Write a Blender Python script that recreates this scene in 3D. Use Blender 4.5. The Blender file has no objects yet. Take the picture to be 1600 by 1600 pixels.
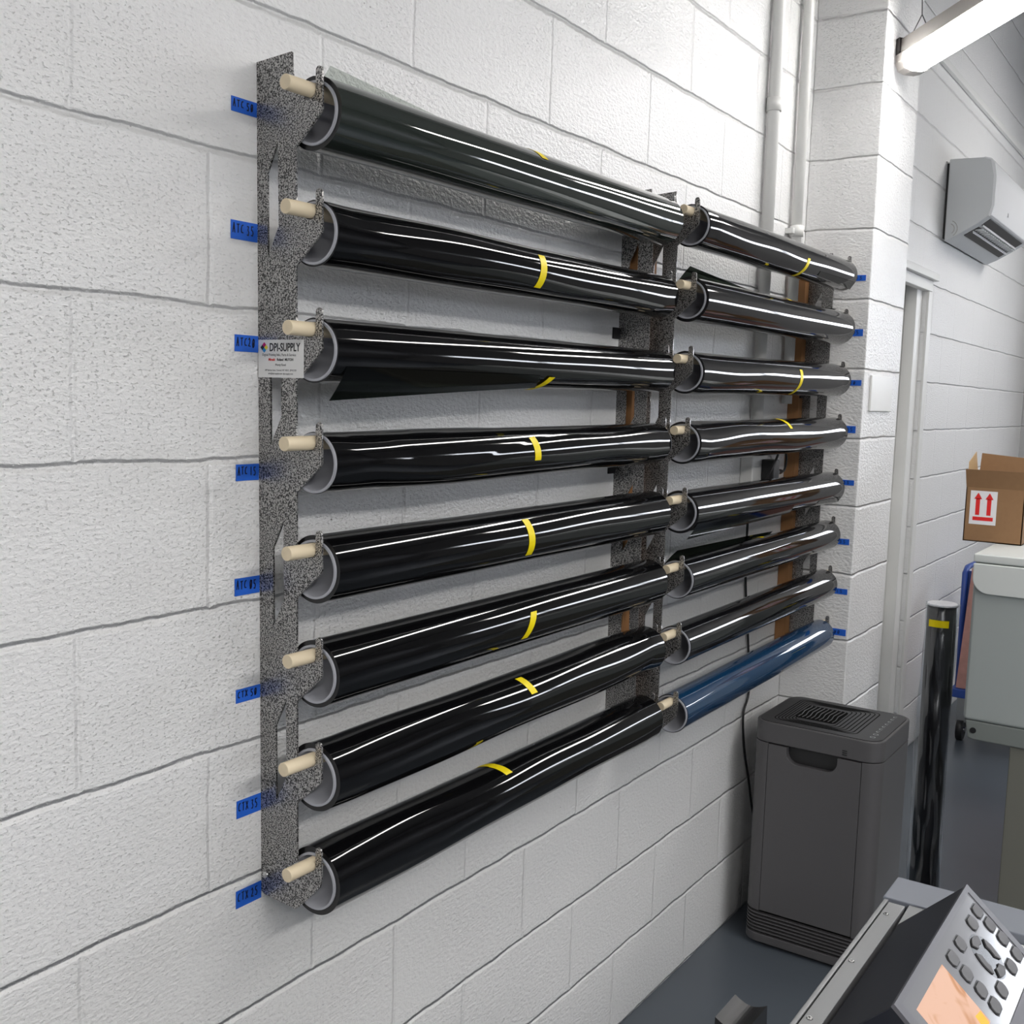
import bpy, math, random
from mathutils import Vector, Matrix
random.seed(7)
sc = bpy.context.scene
COL = sc.collection
PI = math.pi

# ------------------------------------------------------------------ helpers
def tag(o, label=None, cat=None, group=None, kind=None):
    if label: o['label'] = label
    if cat: o['category'] = cat
    if group: o['group'] = group
    if kind: o['kind'] = kind
    return o

def empty(name, loc=(0, 0, 0), label=None, cat=None, group=None):
    o = bpy.data.objects.new(name, None)
    o.empty_display_size = 0.05
    COL.objects.link(o); o.location = loc
    return tag(o, label, cat, group)

class MB:
    """collects simple shapes into one mesh"""
    def __init__(s): s.v = []; s.f = []; s.sm = []
    def add(s, vs, fs, smooth=False):
        b = len(s.v); s.v += [tuple(v) for v in vs]
        s.f += [tuple(b + i for i in f) for f in fs]; s.sm += [smooth] * len(fs)
        return s
    def box(s, x0, x1, y0, y1, z0, z1):
        vs = [(x, y, z) for x in (x0, x1) for y in (y0, y1) for z in (z0, z1)]
        return s.add(vs, [(0, 1, 3, 2), (4, 6, 7, 5), (0, 4, 5, 1), (2, 3, 7, 6), (0, 2, 6, 4), (1, 5, 7, 3)])
    def prism(s, pts, axis, a0, a1, smooth=False):
        """extrude a closed 2D polygon along axis (0,1,2)"""
        n = len(pts); vs = []
        for a in (a0, a1):
            for p, q in pts:
                vs.append((a, p, q) if axis == 0 else (p, a, q) if axis == 1 else (p, q, a))
        s.add(vs, [(i, (i + 1) % n, n + (i + 1) % n, n + i) for i in range(n)], smooth)
        s.add(vs, [tuple(range(n)), tuple(range(2 * n - 1, n - 1, -1))])
        return s
    def cyl(s, p0, p1, r0, r1=None, n=24, caps=True, r_in=None):
        r1 = r0 if r1 is None else r1
        p0 = Vector(p0); p1 = Vector(p1); d = (p1 - p0).normalized()
        a = d.orthogonal().normalized(); b = d.cross(a)
        vs = []
        for p, r in ((p0, r0), (p1, r1)):
            for i in range(n):
                t = 2 * PI * i / n; vs.append(p + a * math.cos(t) * r + b * math.sin(t) * r)
        s.add(vs, [(i, (i + 1) % n, n + (i + 1) % n, n + i) for i in range(n)], True)
        if r_in is not None:
            vi = []
            for p in (p0, p1):
                for i in range(n):
                    t = 2 * PI * i / n; vi.append(p + a * math.cos(t) * r_in + b * math.sin(t) * r_in)
            s.add(vi, [(n + i, n + (i + 1) % n, (i + 1) % n, i) for i in range(n)], True)
            s.add(vs + vi, [(i, 2 * n + i, 2 * n + (i + 1) % n, (i + 1) % n) for i in range(n)] +
                  [(n + i, n + (i + 1) % n, 3 * n + (i + 1) % n, 3 * n + i) for i in range(n)])
        elif caps:
            s.add(vs, [tuple(range(n - 1, -1, -1)), tuple(range(n, 2 * n))])
        return s
    def tube(s, pts, r, n=10):
        pts = [Vector(p) for p in pts]; m = len(pts); vs = []
        up = Vector((0.31, 0.95, 0.12)).normalized()
        for i, p in enumerate(pts):
            d = (pts[min(i + 1, m - 1)] - pts[max(i - 1, 0)]).normalized()
            a = d.cross(up)
            if a.length < 1e-4: a = d.orthogonal()
            a.normalize(); b = d.cross(a)
            for k in range(n):
                t = 2 * PI * k / n; vs.append(p + a * math.cos(t) * r + b * math.sin(t) * r)
        fs = [(i * n + k, i * n + (k + 1) % n, (i + 1) * n + (k + 1) % n, (i + 1) * n + k) for i in range(m - 1) for k in range(n)]
        s.add(vs, fs, True)
        s.add(vs, [tuple(range(n - 1, -1, -1)), tuple((m - 1) * n + k for k in range(n))])
        return s
    def grid(s, P, nu, nv, smooth=True, closed_v=False):
        vs = [P(i, j) for i in range(nu) for j in range(nv)]
        fs = []
        for i in range(nu - 1):
            for j in range(nv if closed_v else nv - 1):
                k = (j + 1) % nv
                fs.append((i * nv + j, i * nv + k, (i + 1) * nv + k, (i + 1) * nv + j))
        return s.add(vs, fs, smooth)
    def build(s, name, mat, parent=None, bevel=0, segs=2):
        me = bpy.data.meshes.new(name); me.from_pydata(s.v, [], s.f)
        me.polygons.foreach_set('use_smooth', s.sm)
        me.update()
        import bmesh
        bm = bmesh.new(); bm.from_mesh(me); bmesh.ops.remove_doubles(bm, verts=bm.verts, dist=1e-6)
        bmesh.ops.recalc_face_normals(bm, faces=bm.faces); bm.to_mesh(me); bm.free()
        o = bpy.data.objects.new(name, me); COL.objects.link(o)
        me.materials.append(mat)
        if parent:
            o.parent = parent
            o.location = -Vector(parent.matrix_basis.translation) if parent.type == 'EMPTY' else (0, 0, 0)
        if bevel:
            m = o.modifiers.new('bevel', 'BEVEL'); m.width = bevel; m.segments = segs
            m.limit_method = 'ANGLE'; m.angle_limit = math.radians(40); m.harden_normals = False
            me.polygons.foreach_set('use_smooth', [True] * len(me.polygons))
            w = o.modifiers.new('wn', 'WEIGHTED_NORMAL'); w.keep_sharp = True
        return o

def rrect(x0, x1, y0, y1, r, n=6):
    pts = []
    for cx, cy, a in ((x1 - r, y1 - r, 0), (x0 + r, y1 - r, 90), (x0 + r, y0 + r, 180), (x1 - r, y0 + r, 270)):
        for i in range(n + 1):
            t = math.radians(a + 90 * i / n); pts.append((cx + r * math.cos(t), cy + r * math.sin(t)))
    return pts

# ------------------------------------------------------------------ materials
def new_mat(name):
    m = bpy.data.materials.new(name); m.use_nodes = True
    nt = m.node_tree; b = nt.nodes['Principled BSDF']
    return m, nt, b

def N(nt, t, **kw):
    n = nt.nodes.new(t)
    for k, v in kw.items(): setattr(n, k, v)
    return n

def plain(name, col, rough=.5, metal=0., spec=.5, coat=0., noise=0., nscale=20., bump=0., ior=None, coat_r=.05, stretch=None):
    m, nt, b = new_mat(name)
    b.inputs['Base Color'].default_value = (*col, 1); b.inputs['Roughness'].default_value = rough
    b.inputs['Metallic'].default_value = metal; b.inputs['Specular IOR Level'].default_value = spec
    b.inputs['Coat Weight'].default_value = coat; b.inputs['Coat Roughness'].default_value = coat_r
    if ior: b.inputs['IOR'].default_value = ior
    if noise or bump:
        tc = N(nt, 'ShaderNodeTexCoord'); nz = N(nt, 'ShaderNodeTexNoise'); nz.inputs['Scale'].default_value = nscale
        nz.inputs['Detail'].default_value = 4
        src = tc.outputs['Object']
        if stretch:
            mp = N(nt, 'ShaderNodeMapping'); mp.inputs['Scale'].default_value = stretch
            nt.links.new(src, mp.inputs[0]); src = mp.outputs[0]
        nt.links.new(src, nz.inputs['Vector'])
        if noise:
            mx = N(nt, 'ShaderNodeMixRGB'); mx.inputs[1].default_value = (*[c * (1 - noise) for c in col], 1)
            mx.inputs[2].default_value = (*[min(1, c * (1 + noise)) for c in col], 1)
            nt.links.new(nz.outputs['Fac'], mx.inputs[0]); nt.links.new(mx.outputs[0], b.inputs['Base Color'])
        if bump:
            bp = N(nt, 'ShaderNodeBump'); bp.inputs['Strength'].default_value = 1; bp.inputs['Distance'].default_value = bump
            nt.links.new(nz.outputs['Fac'], bp.inputs['Height']); nt.links.new(bp.outputs[0], b.inputs['Normal'])
    return m

def emis(name, col, st):
    m, nt, b = new_mat(name)
    b.inputs['Base Color'].default_value = (*col, 1)
    b.inputs['Emission Color'].default_value = (*col, 1); b.inputs['Emission Strength'].default_value = st
    return m

def math_n(nt, op, a, b=None, c=None):
    n = N(nt, 'ShaderNodeMath', operation=op)
    for i, v in enumerate((a, b, c)):
        if v is None: continue
        if isinstance(v, (int, float)): n.inputs[i].default_value = v
        else: nt.links.new(v, n.inputs[i])
    return n.outputs[0]

def sstep(nt, v, a, b, o0=0., o1=1.):
    n = N(nt, 'ShaderNodeMapRange', interpolation_type='SMOOTHSTEP')
    nt.links.new(v, n.inputs['Value'])
    for k, x in (('From Min', a), ('From Max', b), ('To Min', o0), ('To Max', o1)): n.inputs[k].default_value = x
    return n.outputs['Result']

def block_mat(name, verticals=True, base=(.82, .82, .815), hoff=0.0):
    """painted concrete block: raked joints and pitted paint"""
    m, nt, b = new_mat(name); L = nt.links.new
    g = N(nt, 'ShaderNodeNewGeometry'); sp = N(nt, 'ShaderNodeSeparateXYZ'); sn = N(nt, 'ShaderNodeSeparateXYZ')
    L(g.outputs['Position'], sp.inputs[0]); L(g.outputs['True Normal'], sn.inputs[0])
    anx = math_n(nt, 'ABSOLUTE', sn.outputs[0]); any_ = math_n(nt, 'ABSOLUTE', sn.outputs[1])
    u = math_n(nt, 'ADD', math_n(nt, 'MULTIPLY', sp.outputs[0], any_), math_n(nt, 'MULTIPLY', sp.outputs[1], anx))
    # wobble of the joints
    w = N(nt, 'ShaderNodeTexNoise'); w.inputs['Scale'].default_value = 9; w.inputs['Detail'].default_value = 3
    L(g.outputs['Position'], w.inputs['Vector'])
    wo = math_n(nt, 'MULTIPLY', math_n(nt, 'SUBTRACT', w.outputs['Fac'], .5), .012)
    w2 = N(nt, 'ShaderNodeTexNoise'); w2.inputs['Scale'].default_value = 60; w2.inputs['Detail'].default_value = 3
    L(g.outputs['Position'], w2.inputs['Vector'])
    wf = math_n(nt, 'MULTIPLY', math_n(nt, 'SUBTRACT', w2.outputs['Fac'], .5), .006)
    z = math_n(nt, 'ADD', math_n(nt, 'ADD', sp.outputs[2], wo), hoff)
    zs = math_n(nt, 'DIVIDE', z, .2032); zf = math_n(nt, 'FRACT', zs)
    up_ = math_n(nt, 'ADD', math_n(nt, 'MULTIPLY', zf, .2032), math_n(nt, 'MULTIPLY', wf, .5))
    dn_ = math_n(nt, 'ADD', math_n(nt, 'MULTIPLY', math_n(nt, 'SUBTRACT', 1., zf), .2032), wf)
    h = math_n(nt, 'MINIMUM', sstep(nt, up_, .0, .006), sstep(nt, dn_, -.001, .0075))
    if verticals:
        par = math_n(nt, 'MULTIPLY', math_n(nt, 'MODULO', math_n(nt, 'ADD', math_n(nt, 'FLOOR', zs), 1.), 2.), .5)
        us = math_n(nt, 'ADD', math_n(nt, 'DIVIDE', math_n(nt, 'ADD', u, wo), .4064), par)
        uf = math_n(nt, 'FRACT', math_n(nt, 'ADD', us, 20.))
        du = math_n(nt, 'MULTIPLY', math_n(nt, 'MINIMUM', uf, math_n(nt, 'SUBTRACT', 1., uf)), .4064)
        du = math_n(nt, 'ADD', du, wf)
        hv = math_n(nt, 'ADD', math_n(nt, 'MULTIPLY', sstep(nt, du, .0, .0065), .42), .58)
        h = math_n(nt, 'MINIMUM', h, hv)
    # pits and paint texture
    mp = N(nt, 'ShaderNodeMapping'); mp.inputs['Scale'].default_value = (1, 1, 1.7)
    L(g.outputs['Position'], mp.inputs[0])
    p1 = N(nt, 'ShaderNodeTexNoise'); p1.inputs['Scale'].default_value = 175; p1.inputs['Detail'].default_value = 3; p1.inputs['Roughness'].default_value = .55
    L(mp.outputs[0], p1.inputs['Vector'])
    pits = sstep(nt, p1.outputs['Fac'], .31, .42)
    # some blocks are smoother than others
    bs = N(nt, 'ShaderNodeTexNoise'); bs.inputs['Scale'].default_value = 2.2; bs.inputs['Detail'].default_value = 1
    L(g.outputs['Position'], bs.inputs['Vector'])
    amt = sstep(nt, bs.outputs['Fac'], .35, .65, .0006, .0016)
    hgt = math_n(nt, 'ADD', math_n(nt, 'MULTIPLY', h, .0062), math_n(nt, 'MULTIPLY', pits, amt))
    p2 = N(nt, 'ShaderNodeTexNoise'); p2.inputs['Scale'].default_value = 95; p2.inputs['Detail'].default_value = 3
    L(mp.outputs[0], p2.inputs['Vector'])
    hgt = math_n(nt, 'ADD', hgt, math_n(nt, 'MULTIPLY', p2.outputs['Fac'], .0034))
    bp = N(nt, 'ShaderNodeBump'); bp.inputs['Strength'].default_value = .9; bp.inputs['Distance'].default_value = 1.0
    L(hgt, bp.inputs['Height']); L(bp.outputs[0], b.inputs['Normal'])
    # tiny dark specks where paint missed a pore
    sk = N(nt, 'ShaderNodeTexVoronoi'); sk.inputs['Scale'].default_value = 22
    L(mp.outputs[0], sk.inputs['Vector'])
    skn = N(nt, 'ShaderNodeTexNoise'); skn.inputs['Scale'].default_value = 5
    L(g.outputs['Position'], skn.inputs['Vector'])
    sf = math_n(nt, 'MULTIPLY', sstep(nt, sk.outputs['Distance'], .03, .06, 1., 0.), sstep(nt, skn.outputs['Fac'], .58, .62))
    mx = N(nt, 'ShaderNodeMixRGB'); mx.inputs[1].default_value = (*base, 1); mx.inputs[2].default_value = (.12, .11, .1, 1)
    L(math_n(nt, 'MULTIPLY', sf, .7), mx.inputs[0]); L(mx.outputs[0], b.inputs['Base Color'])
    b.inputs['Roughness'].default_value = .34; b.inputs['Specular IOR Level'].default_value = .5
    return m

def hammer_mat():
    m, nt, b = new_mat('hammertone'); L = nt.links.new
    g = N(nt, 'ShaderNodeNewGeometry')
    n1 = N(nt, 'ShaderNodeTexNoise'); n1.inputs['Scale'].default_value = 500; n1.inputs['Detail'].default_value = 2.5; n1.inputs['Roughness'].default_value = .6
    L(g.outputs['Position'], n1.inputs['Vector'])
    f = sstep(nt, n1.outputs['Fac'], .45, .55)
    mx = N(nt, 'ShaderNodeMixRGB'); mx.inputs[1].default_value = (.018, .018, .019, 1); mx.inputs[2].default_value = (.46, .45, .44, 1)
    L(f, mx.inputs[0]); L(mx.outputs[0], b.inputs['Base Color'])
    b.inputs['Metallic'].default_value = .55; b.inputs['Roughness'].default_value = .3
    b.inputs['Coat Weight'].default_value = .6; b.inputs['Coat Roughness'].default_value = .22
    bp = N(nt, 'ShaderNodeBump'); bp.inputs['Strength'].default_value = .5; bp.inputs['Distance'].default_value = .0006
    L(n1.outputs['Fac'], bp.inputs['Height']); L(bp.outputs[0], b.inputs['Normal'])
    return m

def film_mat(name, col, ior, rough=.035, metal=0.):
    m, nt, b = new_mat(name)
    b.inputs['Base Color'].default_value = (*col, 1); b.inputs['Roughness'].default_value = rough
    b.inputs['IOR'].default_value = ior; b.inputs['Metallic'].default_value = metal
    return m

def clear_mat(name, tint, fac=.12, rough=.05, opacity=0.):
    """thin clear or tinted film: see-through with a gloss"""
    m, nt, b = new_mat(name); L = nt.links.new
    out = nt.nodes['Material Output']
    tr = N(nt, 'ShaderNodeBsdfTransparent'); tr.inputs[0].default_value = (*tint, 1)
    gl = N(nt, 'ShaderNodeBsdfGlossy'); gl.inputs['Roughness'].default_value = rough; gl.inputs[0].default_value = (1, 1, 1, 1)
    lw = N(nt, 'ShaderNodeLayerWeight'); lw.inputs[0].default_value = .5
    f = math_n(nt, 'ADD', math_n(nt, 'MULTIPLY', math_n(nt, 'POWER', lw.outputs['Facing'], 4.), .6), fac * .4)
    mx = N(nt, 'ShaderNodeMixShader'); L(f, mx.inputs[0]); L(tr.outputs[0], mx.inputs[1]); L(gl.outputs[0], mx.inputs[2])
    L(mx.outputs[0], out.inputs[0])
    nt.nodes.remove(b)
    return m

M = {}
M['block'] = block_mat('painted_block')
M['pil'] = block_mat('painted_block_column', verticals=False)
M['room'] = plain('room_grey_paint', (.16, .16, .165), .6, noise=.1, nscale=3)
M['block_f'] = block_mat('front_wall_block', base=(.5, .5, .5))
M['paint'] = plain('white_paint', (.76, .76, .74), .4, noise=.04, nscale=8, bump=.0006)
M['floor'] = plain('grey_floor_paint', (.085, .10, .118), .32, noise=.18, nscale=2.5, bump=.0004)
M['ceil'] = plain('ceiling_paint', (.20, .20, .20), .9, noise=.1, nscale=3)
M['hammer'] = hammer_mat()
M['dowel'] = plain('dowel_wood', (.80, .68, .48), .55, noise=.14, nscale=60, stretch=(.08, 1, 1))
M['board'] = plain('board_wood', (.30, .145, .055), .6, noise=.35, nscale=40, stretch=(1, 1, .06))
M['film'] = film_mat('black_film', (.003, .003, .0035), 1.5, .05)
M['film_b'] = film_mat('charcoal_film', (.004, .004, .005), 1.6, .05)
M['film_g'] = film_mat('green_grey_film', (.020, .026, .022), 2.0, .05)
M['film_blue'] = film_mat('blue_film', (.005, .038, .10), 2.1, .05)
M['film_end'] = plain('film_edge', (.006, .006, .007), .3)
M['flap_l'] = clear_mat('light_tint_film', (.62, .66, .62), .1)
M['flap_d'] = clear_mat('dark_tint_film', (.035, .045, .035), .1)
M['core'] = plain('core_plastic', (.42, .43, .47), .45)
M['yellow'] = plain('yellow_tape', (.90, .72, .0), .42, spec=.3)
M['btape'] = plain('blue_tape', (.015, .13, .66), .55, noise=.12, nscale=60)
M['ink'] = plain('marker_ink', (.004, .003, .02), .5)
M['card'] = plain('card_stock', (.78, .78, .77), .45)
M['black'] = plain('black_plastic', (.012, .012, .013), .4)
M['blackgloss'] = plain('black_gloss', (.01, .01, .011), .15)
M['txt'] = plain('print_black', (.02, .02, .025), .5)
M['txtgrey'] = plain('print_grey', (.20, .20, .21), .5)
M['red'] = plain('print_red', (.70, .02, .02), .5)
M['magenta'] = plain('print_magenta', (.55, .02, .18), .5)
M['cyan'] = plain('print_cyan', (.03, .28, .60), .5)
M['yel'] = plain('print_yellow', (.80, .68, .05), .5)
M['pur'] = plain('purifier_shell', (.095, .092, .095), .42, noise=.04, nscale=300)
M['purtop'] = plain('purifier_top', (.036, .036, .038), .45)
M['recess'] = plain('recess_shade', (.022, .022, .023), .5)
M['slot'] = plain('slot_black', (.004, .004, .004), .9, spec=.1)
M['puricon'] = plain('icon_print', (.62, .70, .66), .4)
M['mach'] = plain('machine_grey', (.38, .415, .405), .45)
M['machlid'] = plain('machine_lid', (.70, .73, .71), .4)
M['machleg'] = plain('machine_leg', (.17, .17, .145), .5)
M['machdk'] = plain('machine_lower', (.20, .22, .21), .5)
M['card_b'] = plain('cardboard', (.27, .15, .07), .75, noise=.08, nscale=60)
M['card_in'] = plain('cardboard_pale', (.55, .37, .19), .75, noise=.06, nscale=60)
M['stick'] = plain('sticker_white', (.78, .78, .80), .35)
M['wrap'] = clear_mat('plastic_wrap', (.86, .88, .90), .2, .12)
M['wraproll'] = plain('wrapped_film', (.008, .008, .010), .22)
M['wrapend'] = plain('crumpled_plastic', (.86, .86, .90), .25, bump=.004, nscale=90)
M['pink'] = plain('pink_board', (.42, .22, .19), .7, noise=.25, nscale=30)
M['blue'] = plain('blue_enamel', (.02, .06, .28), .4)
M['prgrey'] = plain('printer_grey', (.175, .19, .225), .38)
M['prrail'] = plain('printer_rail', (.24, .245, .25), .35, metal=.3)
M['prnavy'] = plain('printer_navy', (.012, .014, .022), .45)
M['bezel'] = plain('panel_bezel', (.12, .12, .135), .4)
M['glass'] = plain('panel_glass', (.22, .225, .24), .10)
M['btn'] = plain('rubber_button', (.11, .11, .115), .5)
M['lcd'] = emis('lcd_glow_reflection', (1.0, .56, .34), .34)
nt = M['lcd'].node_tree; nz = N(nt, 'ShaderNodeTexNoise'); nz.inputs['Scale'].default_value = 18; nz.inputs['Distortion'].default_value = 2.5  # wispy orange reflection on the screen, painted into its emission
g_ = N(nt, 'ShaderNodeNewGeometry'); nt.links.new(g_.outputs['Position'], nz.inputs['Vector'])
mx = N(nt, 'ShaderNodeMixRGB'); mx.inputs[1].default_value = (.72, .30, .10, 1); mx.inputs[2].default_value = (1., .60, .42, 1)
nt.links.new(sstep(nt, nz.outputs['Fac'], .34, .5), mx.inputs[0]); nt.links.new(mx.outputs[0], nt.nodes['Principled BSDF'].inputs['Emission Color'])
nt.nodes['Principled BSDF'].inputs['Base Color'].default_value = (.05, .03, .02, 1)
nt.nodes['Principled BSDF'].inputs['Emission Strength'].default_value = .62
M['lcd2'] = emis('lcd_orange', (1.0, .30, .02), .5)
M['screw'] = plain('screw_metal', (.55, .55, .55), .2, metal=1)
M['acw'] = plain('ac_white', (.80, .81, .83), .22, coat=.3)
M['acside'] = plain('ac_side_white', (.62, .64, .65), .4)
M['lampmetal'] = plain('lamp_metal', (.42, .40, .38), .3, metal=.7)
M['lampgrey'] = plain('lamp_cap_dark', (.04, .035, .035), .4)
M['lamp'] = emis('lamp_diffuser', (1.0, .975, .95), 26.)
M['day'] = emis('daylight_pane', (.88, .92, 1.0), 1.3)
M['day2'] = emis('daylight_front', (.88, .92, 1.0), 10.0)
M['wire'] = plain('wire', (.12, .12, .12), .5)
M['gold'] = plain('brass', (.6, .45, .2), .3, metal=1)

# ------------------------------------------------------------------ setting
def struct(name, mb, mat, parent=None, bevel=0):
    o = mb.build(name, mat, parent, bevel); o['kind'] = 'structure'; return o

DH = 2.055                       # door head
wl = MB().box(-3.5, 2.90, 0, .2, 0, 4.5).box(2.90, 3.95, 0, .2, DH, 4.5).box(3.95, 6.45, 0, .2, 0, 4.5)
struct('wall_left', wl, M['block'])
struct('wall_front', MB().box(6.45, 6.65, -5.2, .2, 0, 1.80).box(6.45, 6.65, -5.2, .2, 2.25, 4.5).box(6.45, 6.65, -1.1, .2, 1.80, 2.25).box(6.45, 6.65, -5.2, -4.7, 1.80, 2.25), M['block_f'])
wf_ = struct('window_2', MB().box(6.56, 6.59, -4.7, -1.1, 1.80, 2.25), M['day2'])
fr = MB()
for t in range(5): fr.box(6.49, 6.56, -4.7 + 3.6 * t / 4 - .025, -4.7 + 3.6 * t / 4 + .025, 1.80, 2.25)
fr.box(6.49, 6.56, -4.7, -1.1, 1.80, 1.83).box(6.49, 6.56, -4.7, -1.1, 2.22, 2.25).build('window_frame', M['paint'], wf_)
struct('wall_right', MB().box(-3.5, 6.45, -5.2, -5.0, 0, 1.0).box(-3.5, 6.45, -5.2, -5.0, 2.5, 4.5)
       .box(-3.5, -1.5, -5.2, -5.0, 1.0, 2.5).box(1.1, 6.45, -5.2, -5.0, 1.0, 2.5), M['room'])
struct('wall_back', MB().box(-3.7, -3.5, -5.2, .2, 0, 4.5), M['room'])
struct('floor', MB().box(-3.7, 6.65, -5.2, .25, -.1, 0), M['floor'])
struct('ceiling', MB().box(-3.7, 6.65, -5.2, .25, 4.5, 4.6), M['ceil'])
struct('wall_pilaster', MB().box(2.455, 2.835, -.2046, .0, 0, 4.5), M['pil'], bevel=.004)
for i, (a, b_) in enumerate(((-1.5, 1.1),)):
    w = MB().box(a, b_, -5.15, -5.12, 1.0, 2.5)
    o = struct('window_%d' % (i + 1), w, M['day'])
    fr = MB()
    for t in range(4):
        x = a + (b_ - a) * t / 3; fr.box(x - .03, x + .03, -5.12, -5.05, 1.0, 2.5)
    fr.box(a, b_, -5.12, -5.05, 1.0, 1.06).box(a, b_, -5.12, -5.05, 2.44, 2.5)
    fr.build('window_frame', M['paint'], o)

# door in its frame, painted like the wall, right of the pilaster
d = struct('door_1', MB().box(2.92, 3.80, .11, .15, 0, 1.97), M['paint'])
MB().box(2.90, 2.96, .02, .19, 0, 2.03).box(3.80, 3.86, .06, .19, 0, 1.97).box(3.86, 3.955, .015, .19, 0, 2.03).box(2.96, 3.86, .06, .19, 1.97, 2.03)\
    .build('door_frame', M['paint'], d, bevel=.003)
MB().box(3.73, 3.76, .085, .11, .98, 1.0).cyl((3.745, .11, .99), (3.745, .06, .99), .012).cyl((3.745, .06, .99), (3.64, .06, .99), .009).build('door_handle', M['prrail'], d)
struct('trim_1', MB().box(2.86, 4.03, -.03, .01, 2.045, 2.075).box(2.86, 4.0, -.012, .02, 2.00, 2.045), M['paint'], bevel=.003)
struct('trim_2', MB().box(3.955, 4.015, -.010, .01, 0, 2.00), M['paint'], bevel=.003)

# ------------------------------------------------------------------ rack brackets
RZL = [1.909, 1.755, 1.601, 1.449, 1.302, 1.154, 1.0046, .851]          # left bracket dowel heights
RZM = [1.918, 1.764, 1.609, 1.457, 1.306, 1.157, 1.008, .853]           # middle
RZR = [1.923, 1.772, 1.620, 1.467, 1.305, 1.164, 1.016, .863]           # right
DY = .0995                                                              # dowel distance from plate back

def plate_mesh(name, X, Y0, RZ, tilt, parent):
    out = [(0, 1.957), (.066, 1.9615)]
    for k, z in enumerate(RZ):
        out.append((.0735, z + .022) if k else (.0665, z + .03))
        out.append((.0735, z - .002))
        for i in range(7):
            t = PI * i / 6 * .5
            out.append((DY - .0125 * math.cos(t) - .0, z - .0115 * math.sin(t)) if i < 6 else (DY, z - .0115))
        for i in range(1, 7):
            t = PI * i / 6 * .5
            out.append((DY + .0105 * math.sin(t), z - .0115 * math.cos(t)))
        tz = z + .028
        for i in range(7):
            t = PI - PI * i / 6
            out.append((.1155 + .0055 * math.cos(t), tz - .0055 + .0055 * math.sin(t)))
        if k < 7:
            out += [(.1215, z - .026), (.1185, z - .031), (.0735, z - .070)]
        else:
            out += [(.1215, z - .015), (.118, z - .03), (.075, z - .073), (.070, z - .076), (.008, z - .072), (0, z - .068)]
    wins = []
    for k in range(4):
        a = 1.8504 - .2565 * k; c = .004 * k
        wins.append([(.040 + c, a), (.0195 + c, a - .040), (.0195 + c, a - .153), (.041 + c, a - .111)])
    cu = bpy.data.curves.new('platecurve', 'CURVE'); cu.dimensions = '2D'; cu.fill_mode = 'BOTH'; cu.extrude = .0016
    for poly in [out] + wins:
        s = cu.splines.new('POLY'); s.points.add(len(poly) - 1); s.use_cyclic_u = True
        for p, (a, b_) in zip(s.points, poly): p.co = (a, b_, 0, 1)
    tmp = bpy.data.objects.new('tmp', cu); COL.objects.link(tmp)
    bpy.context.view_layer.update()
    me = bpy.data.meshes.new_from_object(tmp.evaluated_get(bpy.context.evaluated_depsgraph_get()))
    bpy.data.objects.remove(tmp)
    zc = 1.4
    for v in me.vertices:
        dd, z, e = v.co
        v.co = (X + e + tilt * (zc - z), Y0 - dd, z)
    me.name = name
    o = bpy.data.objects.new(name, me); COL.objects.link(o); me.materials.clear(); me.materials.append(M['hammer'])
    for p in me.polygons: p.material_index = 0
    o.parent = parent; o.location = -parent.location
    return o

YO = -.035
PX = [(.2922, 0, RZL, .0143, 'left'), (1.3285, 0, RZM, .009, 'm1'), (1.375, YO, RZM, .008, 'm2'), (2.42, YO, RZR, 0., 'r')]
LBL = ['speckled hammered-metal hook bracket at the far left of the rack, beside the blue tape labels',
       'speckled hook bracket carrying the right ends of the left-hand rolls, middle of the rack',
       'speckled hook bracket carrying the left ends of the right-hand rolls, middle of the rack',
       'speckled hook bracket at the right end of the rack, next to the block column']
for (X, Y0, RZ, tilt, nm), lb in zip(PX, LBL):
    e = empty('rack_bracket', (X, Y0, .78), lb, 'bracket', 'hook brackets of the roll rack')
    pl = plate_mesh('hook_plate', X, Y0, RZ, tilt, e)
    tabs = {'left': [], 'm1': [1.6606, 1.3691, .90], 'm2': [1.62], 'r': [1.55]}[nm]
    for z in tabs:
        x = X + tilt * (1.4 - z)
        t = MB().box(x - .030, x, Y0 - .004, Y0, z - .012, z + .012).build('mounting_tab', M['black'], e)

e = bpy.data.objects['rack_bracket']
MB().cyl((.2990, -.0125, .812), (.2948, -.0125, .812), .0052, n=6).build('bolt', M['screw'], e)
for (x0, x1, lb) in ((1.334, 1.425, 'brown timber board on the wall behind the middle brackets'),
                     (2.388, 2.424, 'brown timber board on the wall at the right end of the rack')):
    o = MB().box(x0, x1, -.0345, -.0005, .77, 1.935).build('timber_board', M['board'], bevel=.0015)
    tag(o, lb, 'board', 'timber mounting boards')

# ------------------------------------------------------------------ dowels and rolls
ORD = ['top', 'second', 'third', 'fourth', 'fifth', 'sixth', 'seventh', 'bottom']
NMS = ['ATC 50', 'ATC 35', 'ATC 20', 'ATC 15', 'ATC 05', 'CTX 50', 'CTX 35', 'CTX 25']
DR = .0098; RI = .0381; RO = .0412

def wob(x, t, seed, A):
    s = seed * 1.7
    v = (math.sin(3.1 * x + s) * math.cos(t + s * .7) + .8 * math.sin(6.3 * x + 2 * s) * math.cos(2 * t - s)
         + .5 * math.sin(11.0 * x - s) * math.cos(t * 2 + 1.3 * s) + .35 * math.sin(17 * x + s) * math.cos(3 * t + s))
    return A * v

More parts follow.
